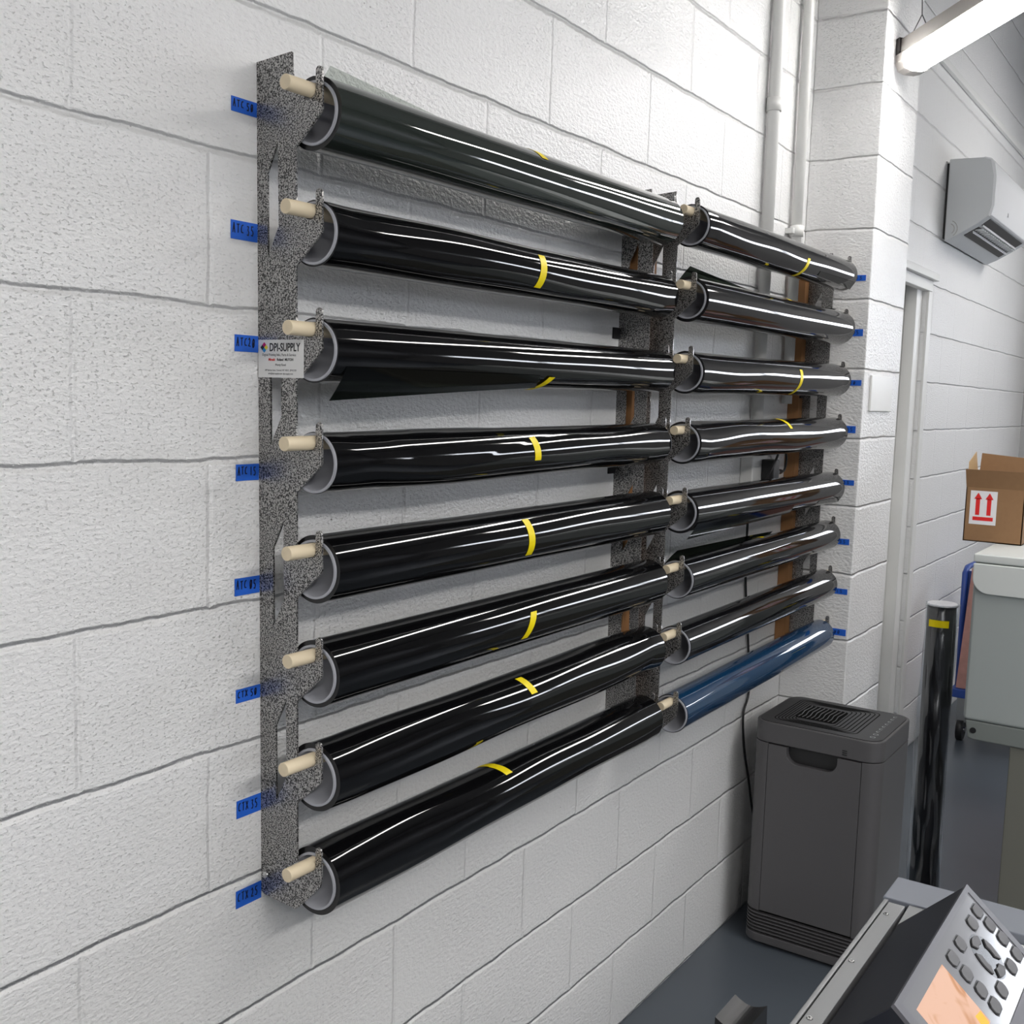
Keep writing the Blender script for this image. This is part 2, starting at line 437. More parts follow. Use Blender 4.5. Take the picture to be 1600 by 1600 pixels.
def roll(side, k, x0, x1, zc0, zc1, yc, rf, mat, A, tape=None, flaps=(), label='', dowel_label=''):
    grp = 'film rolls in the left column' if side == 'L' else 'film rolls in the right column'
    e = empty('film_roll', (x0, yc, zc0 - rf), label, 'film roll', grp)
    zc = lambda x: zc0 + (zc1 - zc0) * (x - x0) / (x1 - x0)
    # core tube
    MB().cyl((x0 - .003, yc, zc(x0 - .003)), (x1 + .003, yc, zc(x1 + .003)), RO, n=64, r_in=RI).build('core_tube', M['core'], e)
    # wound film
    nu, nv = 121, 96
    def rad(x, t):
        fade = min(1., (x - x0) / .05, (x1 - x) / .05)
        return rf + wob(x, t, k + (9 if side == 'R' else 0), A) * max(0, fade) + .0006 * (t % (2 * PI)) / (2 * PI)
    def P(i, j):
        x = x0 + (x1 - x0) * i / (nu - 1); t = 2 * PI * j / nv
        r = max(rad(x, t), RO + .0004)
        return (x, yc - r * math.sin(t), zc(x) + r * math.cos(t))
    mb = MB(); mb.grid(P, nu, nv, True, True)
    fm = mb.build('wound_film', mat, e)
    # end faces of the winding
    for i, x in ((0, x0), (nu - 1, x1)):
        me = MB()
        vs = [P(i, j) for j in range(nv)] + [(x, yc - (RO + .0002) * math.sin(2 * PI * j / nv), zc(x) + (RO + .0002) * math.cos(2 * PI * j / nv)) for j in range(nv)]
        me.add(vs, [(j, (j + 1) % nv, nv + (j + 1) % nv, nv + j) for j in range(nv)])
        tag(me.build('film_edge', M['film_end'], e), 'black cut edge of the winding')
    if tape:
        tx, a0, a1, sl = tape
        def T(i, j):
            t = math.radians(a0 + (a1 - a0) * j / 24); x = tx + (i - .5) * .0195 + sl * (j / 24 - .5)
            r = rad(x, t) + (.0026 if (side == 'L' and k == 2) else .0007)
            return (x, yc - r * math.sin(t), zc(x) + r * math.cos(t))
        tag(MB().grid(T, 2, 25).build('tape_strip', M['yellow'], e), 'short yellow tape holding the film end')
    for (th, sgn, L0, xa, xb, fmat, pw) in flaps:
        th = math.radians(th)
        def F(i, j):
            u = i / 40; x = xa + (xb - xa) * u
            Lm = min(.025, L0 * .6); Lx = Lm + (L0 - Lm) * (1 - u) ** pw; s = Lx * j / 10
            r = rf + .0012
            y0 = -r * math.sin(th); z0 = r * math.cos(th)
            ty = -math.cos(th) * sgn; tz = -math.sin(th) * sgn
            curl = 2.2 * s * s                      # bends slightly back round the roll
            ny = -math.sin(th); nz = math.cos(th)
            return (x, yc + y0 + ty * s - ny * curl, zc(x) + z0 + tz * s - nz * curl)
        MB().grid(F, 41, 11).build('loose_flap', fmat, e)
    return e

def dowel(x0, x1, z0, z1, y, r, label, grp):
    o = MB().cyl((x0, y, z0), (x1, y, z1), r, n=28).build('wooden_dowel', M['dowel'], bevel=.0008)
    tag(o, label, 'dowel', grp)

RFL = [.0475, .0435, .0435, .0420, .0470, .0470, .0485, .0490]
AL = [.0004, .0015, .0003, .0022, .0006, .0004, .0020, .0014]
TAPL = [(.790, -5, 52, .012), (.790, 56, 130, -.004), (.822, 120, 172, -.03), (.788, -14, 108, .016),
        (.777, 44, 126, .006), (.785, 66, 122, -.024), (.800, 20, 66, .012), (.748, -38, 38, .018)]
FLL = {0: [(-58, 1, .056, .327, .80, M['flap_l'], 1.0)], 2: [(118, 1, .056, .318, .803, M['flap_d'], 1.15)]}
LL = ['green-grey glossy film roll with a see-through loose flap, top of the left column',
      'black film roll with a yellow tape strip facing out, second in the left column',
      'black film roll with a dark flap hanging below it, third in the left column',
      'black film roll with a thin winding on a grey core, fourth in the left column',
      'black film roll beside the ATC 05 label, fifth in the left column',
      'black film roll beside the CTX 50 label, sixth in the left column',
      'black film roll beside the CTX 35 label, seventh in the left column',
      'thick black film roll beside the CTX 25 label, bottom of the left column']
for k in range(8):
    zl = RZL[k]; zm = RZM[k]; dx = .0143 * (1.4 - zl)
    xl = .2922 + dx
    dz = DR - RI + .0004
    roll('L', k, xl + .008, 1.3285 + .009 * (1.4 - zm) - .010, zl + dz, zm + dz, -DY, RFL[k], M['film_g'] if k == 0 else M['film'],
         AL[k], TAPL[k], FLL.get(k, ()), LL[k])
    ext = [.046, .046, .043, .050, .046, .045, .053, .047][k]
    dowel(xl - ext, 1.3285 + .030, zl - .0006, zm, -DY, DR,
          'pale wooden dowel through the %s roll of the left column' % ORD[k], 'dowels of the left column')

RFR = [.0445, .0475, .0455, .0455, .0465, .0430, .0430, .0430]
AR = [.0013, .0003, .0012, .0020, .0003, .0003, .0003, .0004]
TAPR = [(1.985, 90, 168, -.020), (1.93, -2, 30, .012), (1.985, 62, 158, -.012), (1.95, -16, 60, .014), None, (1.885, -28, 4, .01), None, None]
FLR = {0: [(118, 1, .024, 2.40, 2.10, M['flap_d'], 1.6)], 1: [(-58, 1, .058, 1.392, 1.95, M['flap_d'], 1.1), (-40, 1, .030, 2.40, 2.2, M['flap_d'], 1.2)], 4: [(118, 1, .045, 1.392, 2.0, M['flap_d'], 1.0), (120, 1, .02, 2.40, 2.2, M['flap_d'], 1.2)],
       5: [(-55, 1, .050, 1.392, 2.02, M['flap_d'], .9)]}
LR = ['charcoal film roll with one yellow tape strip, top of the right column',
      'charcoal film roll with a dark flap standing up, second in the right column',
      'charcoal film roll with a yellow tape band, third in the right column',
      'charcoal film roll with puckered pale reflections and yellow tape, fourth in the right column',
      'charcoal film roll with a dark corner hanging below it, fifth in the right column',
      'thin dark film roll with a pointed flap above it, sixth in the right column',
      'thin dark film roll directly above the blue one, right column',
      'shiny blue film roll at the bottom of the right column']
for k in range(8):
    zm = RZM[k]; zr = RZR[k]; dz = DR - RI + .0004
    xm = 1.375 + .008 * (1.4 - zm)
    mat = M['film_blue'] if k == 7 else M['film_b']
    roll('R', k, xm + .010, 2.42 - .012, zm + dz, zr + dz, YO - DY, RFR[k], mat, AR[k], TAPR[k], FLR.get(k, ()), LR[k])
    sl_ = (zr - zm) / (2.408 - xm - .010); xd0 = xm - .034 - (.01 if k > 3 else 0); xd1 = 2.42 + .022
    dowel(xd0, xd1, zm + sl_ * (xd0 - xm - .010), zr + sl_ * (xd1 - 2.408), YO - DY, DR,
          'pale wooden dowel through the %s roll of the right column' % ORD[k], 'dowels of the right column')

# ------------------------------------------------------------------ tape labels with handwriting
G = {'A': [[(0, 0), (.35, 1), (.62, 0)], [(.12, .38), (.55, .42)]], 'T': [[(0, .95), (.7, 1)], [(.36, .97), (.34, .1)]],
     'C': [[(.62, .95), (.25, .85), (.05, .5), (.15, .15), (.62, .12)]], 'X': [[(0, 1), (.6, .1)], [(.6, .95), (0, .05)]],
     '5': [[(.62, 1), (.1, .98), (.12, .6), (.45, .55), (.58, .3), (.4, .02), (.02, .05)]],
     '0': [[(.3, 1), (.05, .75), (.03, .3), (.28, 0), (.55, .2), (.6, .75), (.3, 1)], [(.6, .95), (.08, .02)]],
     '3': [[(.05, .95), (.5, .95), (.28, .58), (.55, .35), (.4, .02), (.02, .05)]],
     '2': [[(.05, .8), (.3, 1), (.5, .75), (.35, .4), (.02, .05), (.6, .03)]],
     '1': [[(.3, 1), (.3, .02)]], 'S': [[(.58, .95), (.15, .9), (.15, .6), (.5, .45), (.45, .08), (.02, .05)]], '4': [[(.4, .0), (.4, 1), (.02, .35), (.6, .35)]]}

def handwriting(text, org, hv, uv, nv, h, cw, lw, parent):
    """strokes as thin raised ribbons; org lower-left corner, hv text direction"""
    mb = MB(); x = 0; org = Vector(org); hv = Vector(hv); uv = Vector(uv); nv = Vector(nv)
    for ci, ch in enumerate(text):
        if ch == ' ': x += cw * .45; continue
        jit = random.uniform(-.06, .06) * h
        for st in G[ch]:
            for (a, b_), (c, d_) in zip(st[:-1], st[1:]):
                p = org + hv * (x + a * cw * .8) + uv * (b_ * h + jit); q = org + hv * (x + c * cw * .8) + uv * (d_ * h + jit)
                t = (q - p).normalized(); n = nv.cross(t) * lw / 2
                p2 = p - t * lw * .3; q2 = q + t * lw * .3
                mb.add([p2 - n, q2 - n, q2 + n, p2 + n, p2 - n + nv * .0002, q2 - n + nv * .0002, q2 + n + nv * .0002, p2 + n + nv * .0002],
                       [(0, 1, 2, 3), (4, 5, 6, 7), (0, 1, 5, 4), (2, 3, 7, 6)])
        x += cw
    return mb.build('handwriting', M['ink'], parent)

TL = [(.2380, 1.9034, 1.8843), (.2377, 1.7435, 1.7187), (.2450, 1.5920, 1.5693), (.2480, 1.4148, 1.3920), (.2462, 1.2555, 1.2310),
      (.2490, 1.0965, 1.0770), (.2508, .9335, .9075), (.2502, .7990, .7730)]
for k, (xa, zt, zb) in enumerate(TL):
    xb = .2922 + .0143 * (1.4 - zt) - .0025
    o = MB().box(xa, xb, -.0012, -.0004, zb, zt).build('tape_label', M['btape'])
    tag(o, 'blue tape label handwritten %s on the wall left of the rack' % NMS[k], 'label', 'blue tape labels left of the rack')
    txt = {0: 'ATC 50', 1: 'ATC 35', 2: 'ATC20', 3: 'ATC 15', 4: 'ATC 05', 5: 'CTX 50', 6: 'CTX 35', 7: 'CTX 25'}[k]
    hh = (zt - zb) * .50; wv = (xb - xa) * .84 / (5.45 if ' ' in txt else 5)
    handwriting(txt, (xa + .003, -.0013, zb + (zt - zb) * .36), (1, 0, -.04), (0, 0, 1), (0, -1, 0), hh, wv, .0015, o)

TR = [(-.135, -.1903, 1.8995, 1.8830), (-.135, -.1920, 1.7435, 1.7232), (-.135, -.1965, 1.5955, 1.5790), (-.135, -.1885, 1.4602, 1.4395),
      (-.135, -.1940, 1.2998, 1.2843), (-.135, -.1910, 1.1230, 1.1055), (-.135, -.1947, .9718, .9550), (-.135, -.1979, .8490, .8290)]
TXR = ['CX 15', 'TX 05', 'CX 50', 'CX 35', 'CS 35', 'CX 35', 'CX 15', 'CX 00']
for k, (ya, yb, zt, zb) in enumerate(TR):
    X = 2.455
    o = MB().box(X - .0012, X - .0004, yb, ya, zb, zt).build('tape_label', M['btape'])
    tag(o, 'blue tape label on the block column at the right end of the %s roll' % ORD[k], 'label', 'blue tape labels on the block column')
    handwriting(TXR[k], (X - .0013, ya - .002, zb + (zt - zb) * .25), (0, -1, 0), (0, 0, 1), (-1, 0, 0), (zt - zb) * .5, .0105, .0013, o)

# ------------------------------------------------------------------ business card clipped on the left bracket
def text_mesh(txt, size, org, hv, uv, mat, parent, name, squeeze=1., ext=.0001, align='LEFT', bold=0.):
    cu = bpy.data.curves.new('t', 'FONT'); cu.body = txt; cu.size = size; cu.extrude = ext; cu.align_x = align; cu.offset = bold
    cu.resolution_u = 3
    tmp = bpy.data.objects.new('tmp', cu); COL.objects.link(tmp); bpy.context.view_layer.update()
    me = bpy.data.meshes.new_from_object(tmp.evaluated_get(bpy.context.evaluated_depsgraph_get()))
    bpy.data.objects.remove(tmp)
    org = Vector(org); hv = Vector(hv); uv = Vector(uv); nv = hv.cross(uv)
    for v in me.vertices:
        c = v.co.copy(); v.co = org + hv * c.x * squeeze + uv * c.y + nv * c.z
    me.name = name; o = bpy.data.objects.new(name, me); COL.objects.link(o); me.materials.clear(); me.materials.append(mat)
    if parent:
        o.parent = parent; o.location = -parent.location if parent.type == 'EMPTY' else (0, 0, 0)
    return o
cx = .2922 - .0030 - .0016
cy0, cy1, cz0, cz1 = -.0015, -.0890, 1.5355, 1.5870
cardo = MB().box(cx - .0006, cx, cy1, cy0, cz0, cz1).build('business_card', M['card'])
tag(cardo, 'white business card with a four-colour diamond, stuck on the left bracket', 'card')
H = (0, -1, 0); U = (0, 0, 1); W = cy0 - cy1
def cpt(u, v, off=.0008): return (cx - .0006 - off * .25, cy0 - W * u, cz1 - (cz1 - cz0) * v)
text_mesh('DPI-SUPPLY', .0155, cpt(.25, .30), H, U, M['txt'], cardo, 'printed_name', .74, bold=.0003)
text_mesh('Digital Printing Inks, Parts & Service', .0050, cpt(.09, .43), H, U, M['txtgrey'], cardo, 'printed_line', .90)
text_mesh('Mimaki', .0050, cpt(.23, .555), H, U, M['red'], cardo, 'printed_line', .9, bold=.0001)
text_mesh('Roland  MUTOH', .0050, cpt(.42, .555), H, U, M['txt'], cardo, 'printed_line', .9, bold=.0001)
text_mesh('Monty Reed', .0046, cpt(.50, .69), H, U, M['txtgrey'], cardo, 'printed_line', .9, align='CENTER')
text_mesh('24P Spruce Lane  Carmel, NY 10512  (914) 225', .0033, cpt(.50, .825), H, U, M['txtgrey'], cardo, 'printed_line', .95, align='CENTER')
text_mesh('info@dpi-supply.com  dpi-supply.com', .0033, cpt(.50, .915), H, U, M['txtgrey'], cardo, 'printed_line', .95, align='CENTER')
lc = (.135, .205); lw, lh = .085, .142
for nm, mt, q in (('m', 'magenta', [(0, -1), (.5, -.5), (0, 0), (-.5, -.5)]), ('y', 'yel', [(.5, -.5), (1, 0), (.5, .5), (0, 0)]),
                  ('c', 'cyan', [(0, 0), (.5, .5), (0, 1), (-.5, .5)]), ('k', 'txt', [(-.5, -.5), (0, 0), (-.5, .5), (-1, 0)])):
    vs = [cpt(lc[0] + a * lw, lc[1] + b_ * lh, .0008) for a, b_ in q]
    MB().add(vs + [(v[0] - .0001, v[1], v[2]) for v in vs], [(0, 1, 2, 3), (4, 5, 6, 7), (0, 1, 5, 4), (1, 2, 6, 5), (2, 3, 7, 6), (3, 0, 4, 7)]).build('logo_diamond', M[mt], cardo)

# ------------------------------------------------------------------ conduits, outlet, plug and cord on the wall
CBX = 2.322
o = MB().cyl((2.102, -.020, 1.37), (2.102, -.020, 4.5), .0165, n=20).cyl((2.102, -.020, 2.30), (2.102, -.020, 2.335), .0205, n=20)\
    .build('conduit_pipe', M['paint']); tag(o, 'thick white painted conduit on the wall ending at the outlet', 'pipe')
mb = MB().cyl((CBX, -.022, 1.52), (CBX, -.022, 4.5), .0150, n=20).cyl((CBX, -.022, 2.00), (CBX, -.022, 2.03), .020, n=20)
mb.box(CBX - .035, CBX + .035, -.024, -.0005, 2.006, 2.021)
o = mb.build('conduit_pipe', M['paint']); tag(o, 'thin white painted conduit in the corner by the block column', 'pipe')
o = MB().box(2.045, 2.15, -.038, -.0005, 1.295, 1.375).build('outlet_box', M['paint'], bevel=.004)
tag(o, 'white painted outlet box on the wall behind the right rolls', 'outlet')
pe = empty('plug_adapter', (2.13, -.04, 1.335), 'black plug adapter in the outlet box behind the fifth roll', 'plug')
MB().box(2.105, 2.150, -.075, -.0385, 1.305, 1.365).build('adapter_body', M['black'], pe, bevel=.004)
MB().cyl((2.150, -.058, 1.328), (2.205, -.058, 1.328), .010, .007, n=14).build('plug', M['blackgloss'], pe)
MB().cyl((2.1495, -.058, 1.328), (2.1545, -.058, 1.328), .016, n=20).build('socket_ring', M['prrail'], pe)
def smooth(pts, n=8):
    P = [Vector(p) for p in pts]; out = []
    for i in range(len(P) - 1):
        a = P[max(i - 1, 0)]; b_ = P[i]; c = P[i + 1]; d_ = P[min(i + 2, len(P) - 1)]
        for j in range(n):
            t = j / n
            out.append(.5 * ((2 * b_) + (c - a) * t + (2 * a - 5 * b_ + 4 * c - d_) * t * t + (3 * b_ - a - 3 * c + d_) * t ** 3))
    out.append(P[-1]); return out
pts = [(2.207, -.058, 1.328), (2.235, -.058, 1.332), (2.255, -.055, 1.36), (2.225, -.06, 1.395), (2.16, -.07, 1.405), (2.095, -.085, 1.37), (2.075, -.06, 1.30), (2.078, -.02, 1.265),
       (2.094, -.012, 1.188), (2.110, -.008, 1.03), (2.16, -.008, .82), (2.183, -.008, .684), (2.150, -.008, .62), (2.172, -.008, .514), (2.21, -.012, .41), (2.24, -.02, .30), (2.25, -.05, .20), (2.26, -.07, .17)]
o = MB().tube(smooth(pts), .0034, 8).build('power_cord', M['black']); tag(o, 'black power cord hanging down the wall to the air purifier', 'cord')
o = MB().box(2.512, 2.738, -.2115, -.2046, 1.505, 1.612).build('blank_cover_plate', M['paint'], bevel=.002)
tag(o, 'white painted cover plate on the front of the block column', 'cover plate')
# thin raceway along the upper far wall
o = MB().box(2.84, 6.45, -.018, -.0005, 2.895, 2.925).build('cable_raceway', M['paint'], bevel=.003)
tag(o, 'thin white cable raceway running along the upper far wall', 'raceway')

# ------------------------------------------------------------------ air purifier
X0, X1, Y0p, Y1p, HT = 2.045, 2.365, -.430, -.078, .650
pu = empty('air_purifier', ((X0 + X1) / 2, (Y0p + Y1p) / 2, 0), 'dark grey air purifier with a slotted top standing in the corner', 'air purifier')
RR = .045
# body with a shallow channel in front for the door
def body_outline(ch):
    pts = rrect(X0, X1, Y0p, Y1p, RR, 8)
    if not ch: return pts
    res = []
    for p in pts: res.append(p)
    # insert channel on the -X side between the two left corners (points run CCW)
    i = max(j for j in range(len(res)) if abs(res[j][0] - X0) < 1e-6 and res[j][1] > (Y0p + Y1p) / 2)
    res[i + 1:i + 1] = [(X0, Y1p - .0475), (X0 + .024, Y1p - .0475), (X0 + .024, Y0p + .0475), (X0, Y0p + .0475)]
    return res
MB().prism(body_outline(True), 2, .103, .588).build('body', M['pur'], pu, bevel=.0012)
mb = MB()
for i in range(7):
    z = .036 + i * .0098
    if i: mb.prism(rrect(X0, X1, Y0p, Y1p, RR, 8), 2, z - .0018, z + .0018)
mb.build('louver_fins', M['pur'], pu)
MB().prism(rrect(X0 + .012, X1 - .012, Y0p + .012, Y1p - .012, RR - .01, 8), 2, .03, .104).build('louver_core', M['slot'], pu)
MB().prism(rrect(X0, X1, Y0p, Y1p, RR, 8), 2, .012, .036).build('base_ring', M['pur'], pu, bevel=.002)
MB().prism(rrect(X0 + .02, X1 - .02, Y0p + .02, Y1p - .02, RR - .01, 8), 2, 0, .013).build('plinth', M['black'], pu)
# door panel with a scooped handle
ya, yb = Y1p - .0485, Y0p + .0485; hy0, hy1, hz0, hr = -.178, -.318, .542, .03
pts = [(ya, .106), (yb, .106), (yb, .586), (hy1, .586)]
for i in range(7):
    t = math.radians(90 * i / 6); pts.append((hy1 + hr - hr * math.cos(t), hz0 + hr - hr * math.sin(t)))
for i in range(7):
    t = math.radians(90 * i / 6); pts.append((hy0 - hr + hr * math.sin(t), hz0 + hr - hr * math.cos(t)))
pts += [(hy0, .586), (ya, .586)]
dr = MB().prism(pts, 0, X0 - .0008, X0 + .0205).build('front_door', M['pur'], pu, bevel=.0012)
MB().box(X0 + .0212, X0 + .0225, -.325, -.172, .535, .588).build('handle_recess', M['recess'], pu)  # dark sheet: shade inside the handle scoop put into its colour
MB().prism(rrect(X0, X1, Y0p, Y1p, RR, 8), 2, .5895, HT - .004).build('top_cap', M['pur'], pu, bevel=.003)
MB().prism(rrect(X0 + .008, X1 - .008, Y0p + .008, Y1p - .008, RR - .007, 8), 2, HT - .006, HT - .0022).build('top_panel', M['purtop'], pu)
mb = MB()
for i in range(7):                                             # nested slots round the outlet
    a = .012 + i * .0085
    xa, xb, yc_, yd = X0 + .030 + a * .62, X1 - .026 - a * .62, Y1p - .030 - a * .95, Y0p + .062 + a * 1.35
    p = rrect(xa, xb, yd, yc_, .022, 5); q = rrect(xa + .0027, xb - .0027, yd + .0027, yc_ - .0027, .019, 5); n = len(p)
    zt = HT - .0018
    vs = [(x, y, zt) for x, y in p] + [(x, y, zt) for x, y in q] + [(x, y, zt - .002) for x, y in p] + [(x, y, zt - .002) for x, y in q]
    mb.add(vs, [(j, (j + 1) % n, n + (j + 1) % n, n + j) for j in range(n)] + [(j, (j + 1) % n, 2 * n + (j + 1) % n, 2 * n + j) for j in range(n)])
mb.build('top_slots', M['slot'], pu)
gx0, gx1, gy1, gy0 = X0 + .095, X1 - .090, Y1p - .085, Y0p + .155
MB().prism(rrect(gx0, gx1, gy0, gy1, .012, 5), 2, HT - .0025, HT - .0008).build('air_outlet', M['slot'], pu)
for i in range(9):
    y = gy1 - .008 - i * (gy1 - gy0 - .016) / 8
    MB().tube([(gx0 + .006, y, HT - .0008), (gx0 + .03, y - .003, HT + .0008), ((gx0 + gx1) / 2, y + .002, HT + .001), (gx1 - .006, y, HT - .0008)], .0013, 6).build('outlet_rib', M['pur'], pu)
mb = MB()
for i in range(9):                                             # row of control icons
    x = X0 + .045 + i * .0285; y = Y0p + .036
    for s_ in range(10):
        t0 = 2 * PI * s_ / 10 * (1 if i in (0, 1) else .62) - .3; t1 = 2 * PI * (s_ + 1) / 10 * (1 if i in (0, 1) else .62) - .3
        r = .0072
        mb.add([(x + r * math.cos(t0), y + r * math.sin(t0), HT - .0016), (x + r * math.cos(t1), y + r * math.sin(t1), HT - .0016),
                (x + .8 * r * math.cos(t1), y + .8 * r * math.sin(t1), HT - .0016), (x + .8 * r * math.cos(t0), y + .8 * r * math.sin(t0), HT - .0016)], [(0, 1, 2, 3)])
mb.build('control_icons', M['puricon'], pu)
mb = MB()
for i in range(3): mb.box(X0 - .0006, X0 + .001, -.3425, -.3295, .5975 + i * .0055, .6005 + i * .0055)
mb.build('sensor_slots', M['black'], pu)

# ------------------------------------------------------------------ film roll in a clear bag standing on the floor
WX, WY, WZ = 2.72, -.412, .915
wr = empty('bagged_film_roll', (WX, WY, 0), 'tall black film roll in a clear plastic bag standing upright on the floor', 'film roll')
MB().cyl((WX, WY - .004, .004), (WX, WY, WZ), .044, n=48).build('film_winding', M['wraproll'], wr)
def WP(i, j):
    z = .002 + (WZ + .004) * i / 60; t = 2 * PI * j / 48
    low = 1 - z / WZ
    r = .0475 + .0035 * math.sin(3 * t + 5 * z) * (.3 + low) + .0022 * math.sin(7 * t - 9 * z) + .0045 * low * max(0, math.sin(t * 1.0 + .6)) + .0012 * math.sin(11 * t + 31 * z)
    return (WX + r * math.cos(t), WY + r * math.sin(t), z)
MB().grid(WP, 61, 48, True, True).build('plastic_bag', M['wrap'], wr)
MB().cyl((WX, WY, WZ), (WX, WY, WZ + .007), .0475, .043, n=40).build('crumpled_end', M['wrapend'], wr)
def TP(i, j):
    t = math.radians(150 + 66 * j / 12); r = .0535
    return (WX + r * math.cos(t), WY + r * math.sin(t), WZ - .062 + i * .022)
MB().grid(TP, 2, 13).build('tape_strip', M['yellow'], wr)

# ------------------------------------------------------------------ grey wide machine on a leg
mc = empty('wide_printer', (2.5, -.95, 0), 'light grey wide-format machine with a rounded lid on a stand, at the right edge', 'machine')
ML, MW = -.535, .85
zb, zl, zt_ = .572, 1.000, 1.113
mx0, mx1 = 2.5, 3.0
yr = ML - MW
# end shell: lower body with rounded upper corner
MB().box(mx0 + .004, mx1, yr, ML, .628, 1.086).build('body', M['mach'], mc, bevel=.010, segs=3)
MB().prism([(ML - .006, .628), (ML - .016, .576), (ML - .03, .572), (yr, .572), (yr, .628)], 0, mx0 + .006, mx1 - .02).build('lower_chin', M['machdk'], mc, bevel=.004)
MB().cyl((mx0 + .007, ML - .030, .600), (mx0 + .0035, ML - .030, .600), .0085, n=20).build('screw_hole', M['black'], mc)
lp = [(ML + .001, 1.086)]
for i in range(9):
    t = math.radians(180 + 90 * i / 8); lp.append((ML - .001 - .045 - .045 * math.cos(t) * 1.0, 1.000 + .045 + .045 * math.sin(t)))
lp = [(ML + .001, 1.086)] + [(ML + .001 - .045 + .045 * math.cos(math.radians(0 - 90 * i / 8)), 1.000 + .045 + .045 * math.sin(math.radians(0 - 90 * i / 8))) for i in range(9)] + [(yr, 1.000), (yr, 1.086)]
MB().prism(lp, 0, mx0 - .006, mx0 + .006).build('lid_face', M['machlid'], mc, bevel=.003)
MB().box(mx0 - .004, mx1, yr, ML + .002, 1.0895, 1.113).build('top_cover', M['machlid'], mc, bevel=.004)
MB().box(mx0 + .002, mx1, yr, ML - .004, 1.085, 1.0905).build('seam', M['machdk'], mc)
MB().box(2.515, 2.60, -1.30, -.664, .045, .573).build('stand_leg', M['machleg'], mc, bevel=.003)
MB().box(2.60, 2.95, -1.30, -.80, .045, .10).box(2.50, 2.62, -1.32, -.66, .0, .045).build('stand_foot', M['machleg'], mc, bevel=.003)

# ------------------------------------------------------------------ cardboard box on the machine
bx = empty('cardboard_box', (2.87, -.526, 1.1135), 'open brown cardboard box with red this-way-up arrows, on the grey machine', 'box')
BX, BY0, BY1, BZ0, BZ1, BD = 2.79, -.609, -.4415, 1.1140, 1.281, .17
t_ = .003
MB().box(BX, BX + t_, BY0, BY1, BZ0, BZ1).box(BX + BD - t_, BX + BD, BY0, BY1, BZ0, BZ1).box(BX, BX + BD, BY1 - t_, BY1, BZ0, BZ1).box(BX, BX + BD, BY0, BY0 + t_, BZ0, BZ1).box(BX, BX + BD, BY0, BY1, BZ0, BZ0 + t_).build('box_body', M['card_b'], bx)
def flap(p, name, mat):
    MB().add(p + [(a + .003, b_ - .001, c) for a, b_, c in p], [(0, 1, 2, 3), (4, 5, 6, 7), (0, 1, 5, 4), (1, 2, 6, 5), (2, 3, 7, 6), (3, 0, 4, 7)]).build(name, mat, bx)
flap([(BX, BY1, BZ1), (BX, BY0, BZ1), (BX - .02, BY0 + .002, BZ1 + .056), (BX - .02, BY1 + .002, BZ1 + .056)], 'front_flap', M['card_b'])
flap([(BX + BD, BY1, BZ1), (BX + BD, BY0, BZ1), (BX + BD + .01, BY0, BZ1 + .088), (BX + BD + .01, BY1 - .004, BZ1 + .100)], 'back_flap', M['card_b'])
flap([(BX + .01, BY1 - .001, BZ1), (BX + BD, BY1 - .001, BZ1), (BX + BD, BY1 + .012, BZ1 + .104), (BX + .06, BY1 + .010, BZ1 + .075)], 'side_flap', M['card_in'])
st = MB().box(BX - .0008, BX, -.5325, -.4555, 1.168, 1.2715).build('arrow_sticker', M['stick'], bx)
sx = BX - .0012
ar = MB()
for yc_ in (-.478, -.5105):
    ar.box(sx, sx + .0005, yc_ - .006, yc_ + .006, 1.197, 1.248)
    ar.prism([(yc_ - .0115, 1.246), (yc_ + .0115, 1.246), (yc_, 1.266)], 0, sx, sx + .0005)
ar.box(sx, sx + .0005, -.5240, -.4655, 1.180, 1.1915)
ar.build('red_arrows', M['red'], st)

# ------------------------------------------------------------------ pink board and blue cart far behind
ct = empty('blue_cart', (4.45, -.16, 0), 'blue cart on casters behind the bagged roll', 'cart')
MB().box(4.34, 4.43, -.62, -.128, .22, .26).box(4.40, 5.1, -.60, -.13, .225, .25).build('cart_deck', M['blue'], ct, bevel=.004)
MB().tube([(4.42, -.145, .25), (4.42, -.140, .78), (4.47, -.139, .80), (4.9, -.139, .80), (4.95, -.14, .25)], .013).build('cart_handle', M['blue'], ct)
MB().box(4.425, 4.44, -.30, -.15, .50, .79).build('cart_panel', M['blue'], ct)
for x in (4.45, 5.0):
    for y in (-.165, -.52):
        w = MB().cyl((x, y - .014, .05), (x, y + .014, .05), .05, n=24).build('caster', M['black'], ct)
        MB().box(x - .02, x + .02, y - .02, y + .02, .085, .225).cyl((x, y - .02, .05), (x, y + .02, .05), .012).build('caster_fork', M['screw'], w)
o = MB().add([(4.36, -.177, .81), (4.36, -.60, .81), (4.36, -.60, .262), (4.36, -.148, .262), (4.385, -.177, .81), (4.385, -.60, .81), (4.385, -.60, .262), (4.385, -.148, .262)],
             [(0, 1, 2, 3), (4, 5, 6, 7), (0, 1, 5, 4), (1, 2, 6, 5), (2, 3, 7, 6), (3, 0, 4, 7)])
# board stands on a low block so that it rests on the cart deck lip
ob = o.build('pink_board', M['pink']); tag(ob, 'pink mottled board leaning upright against the blue cart', 'board')
for v in ob.data.vertices: v.co.z -= .0; v.co.x += .012 if v.co.z > .5 else 0.

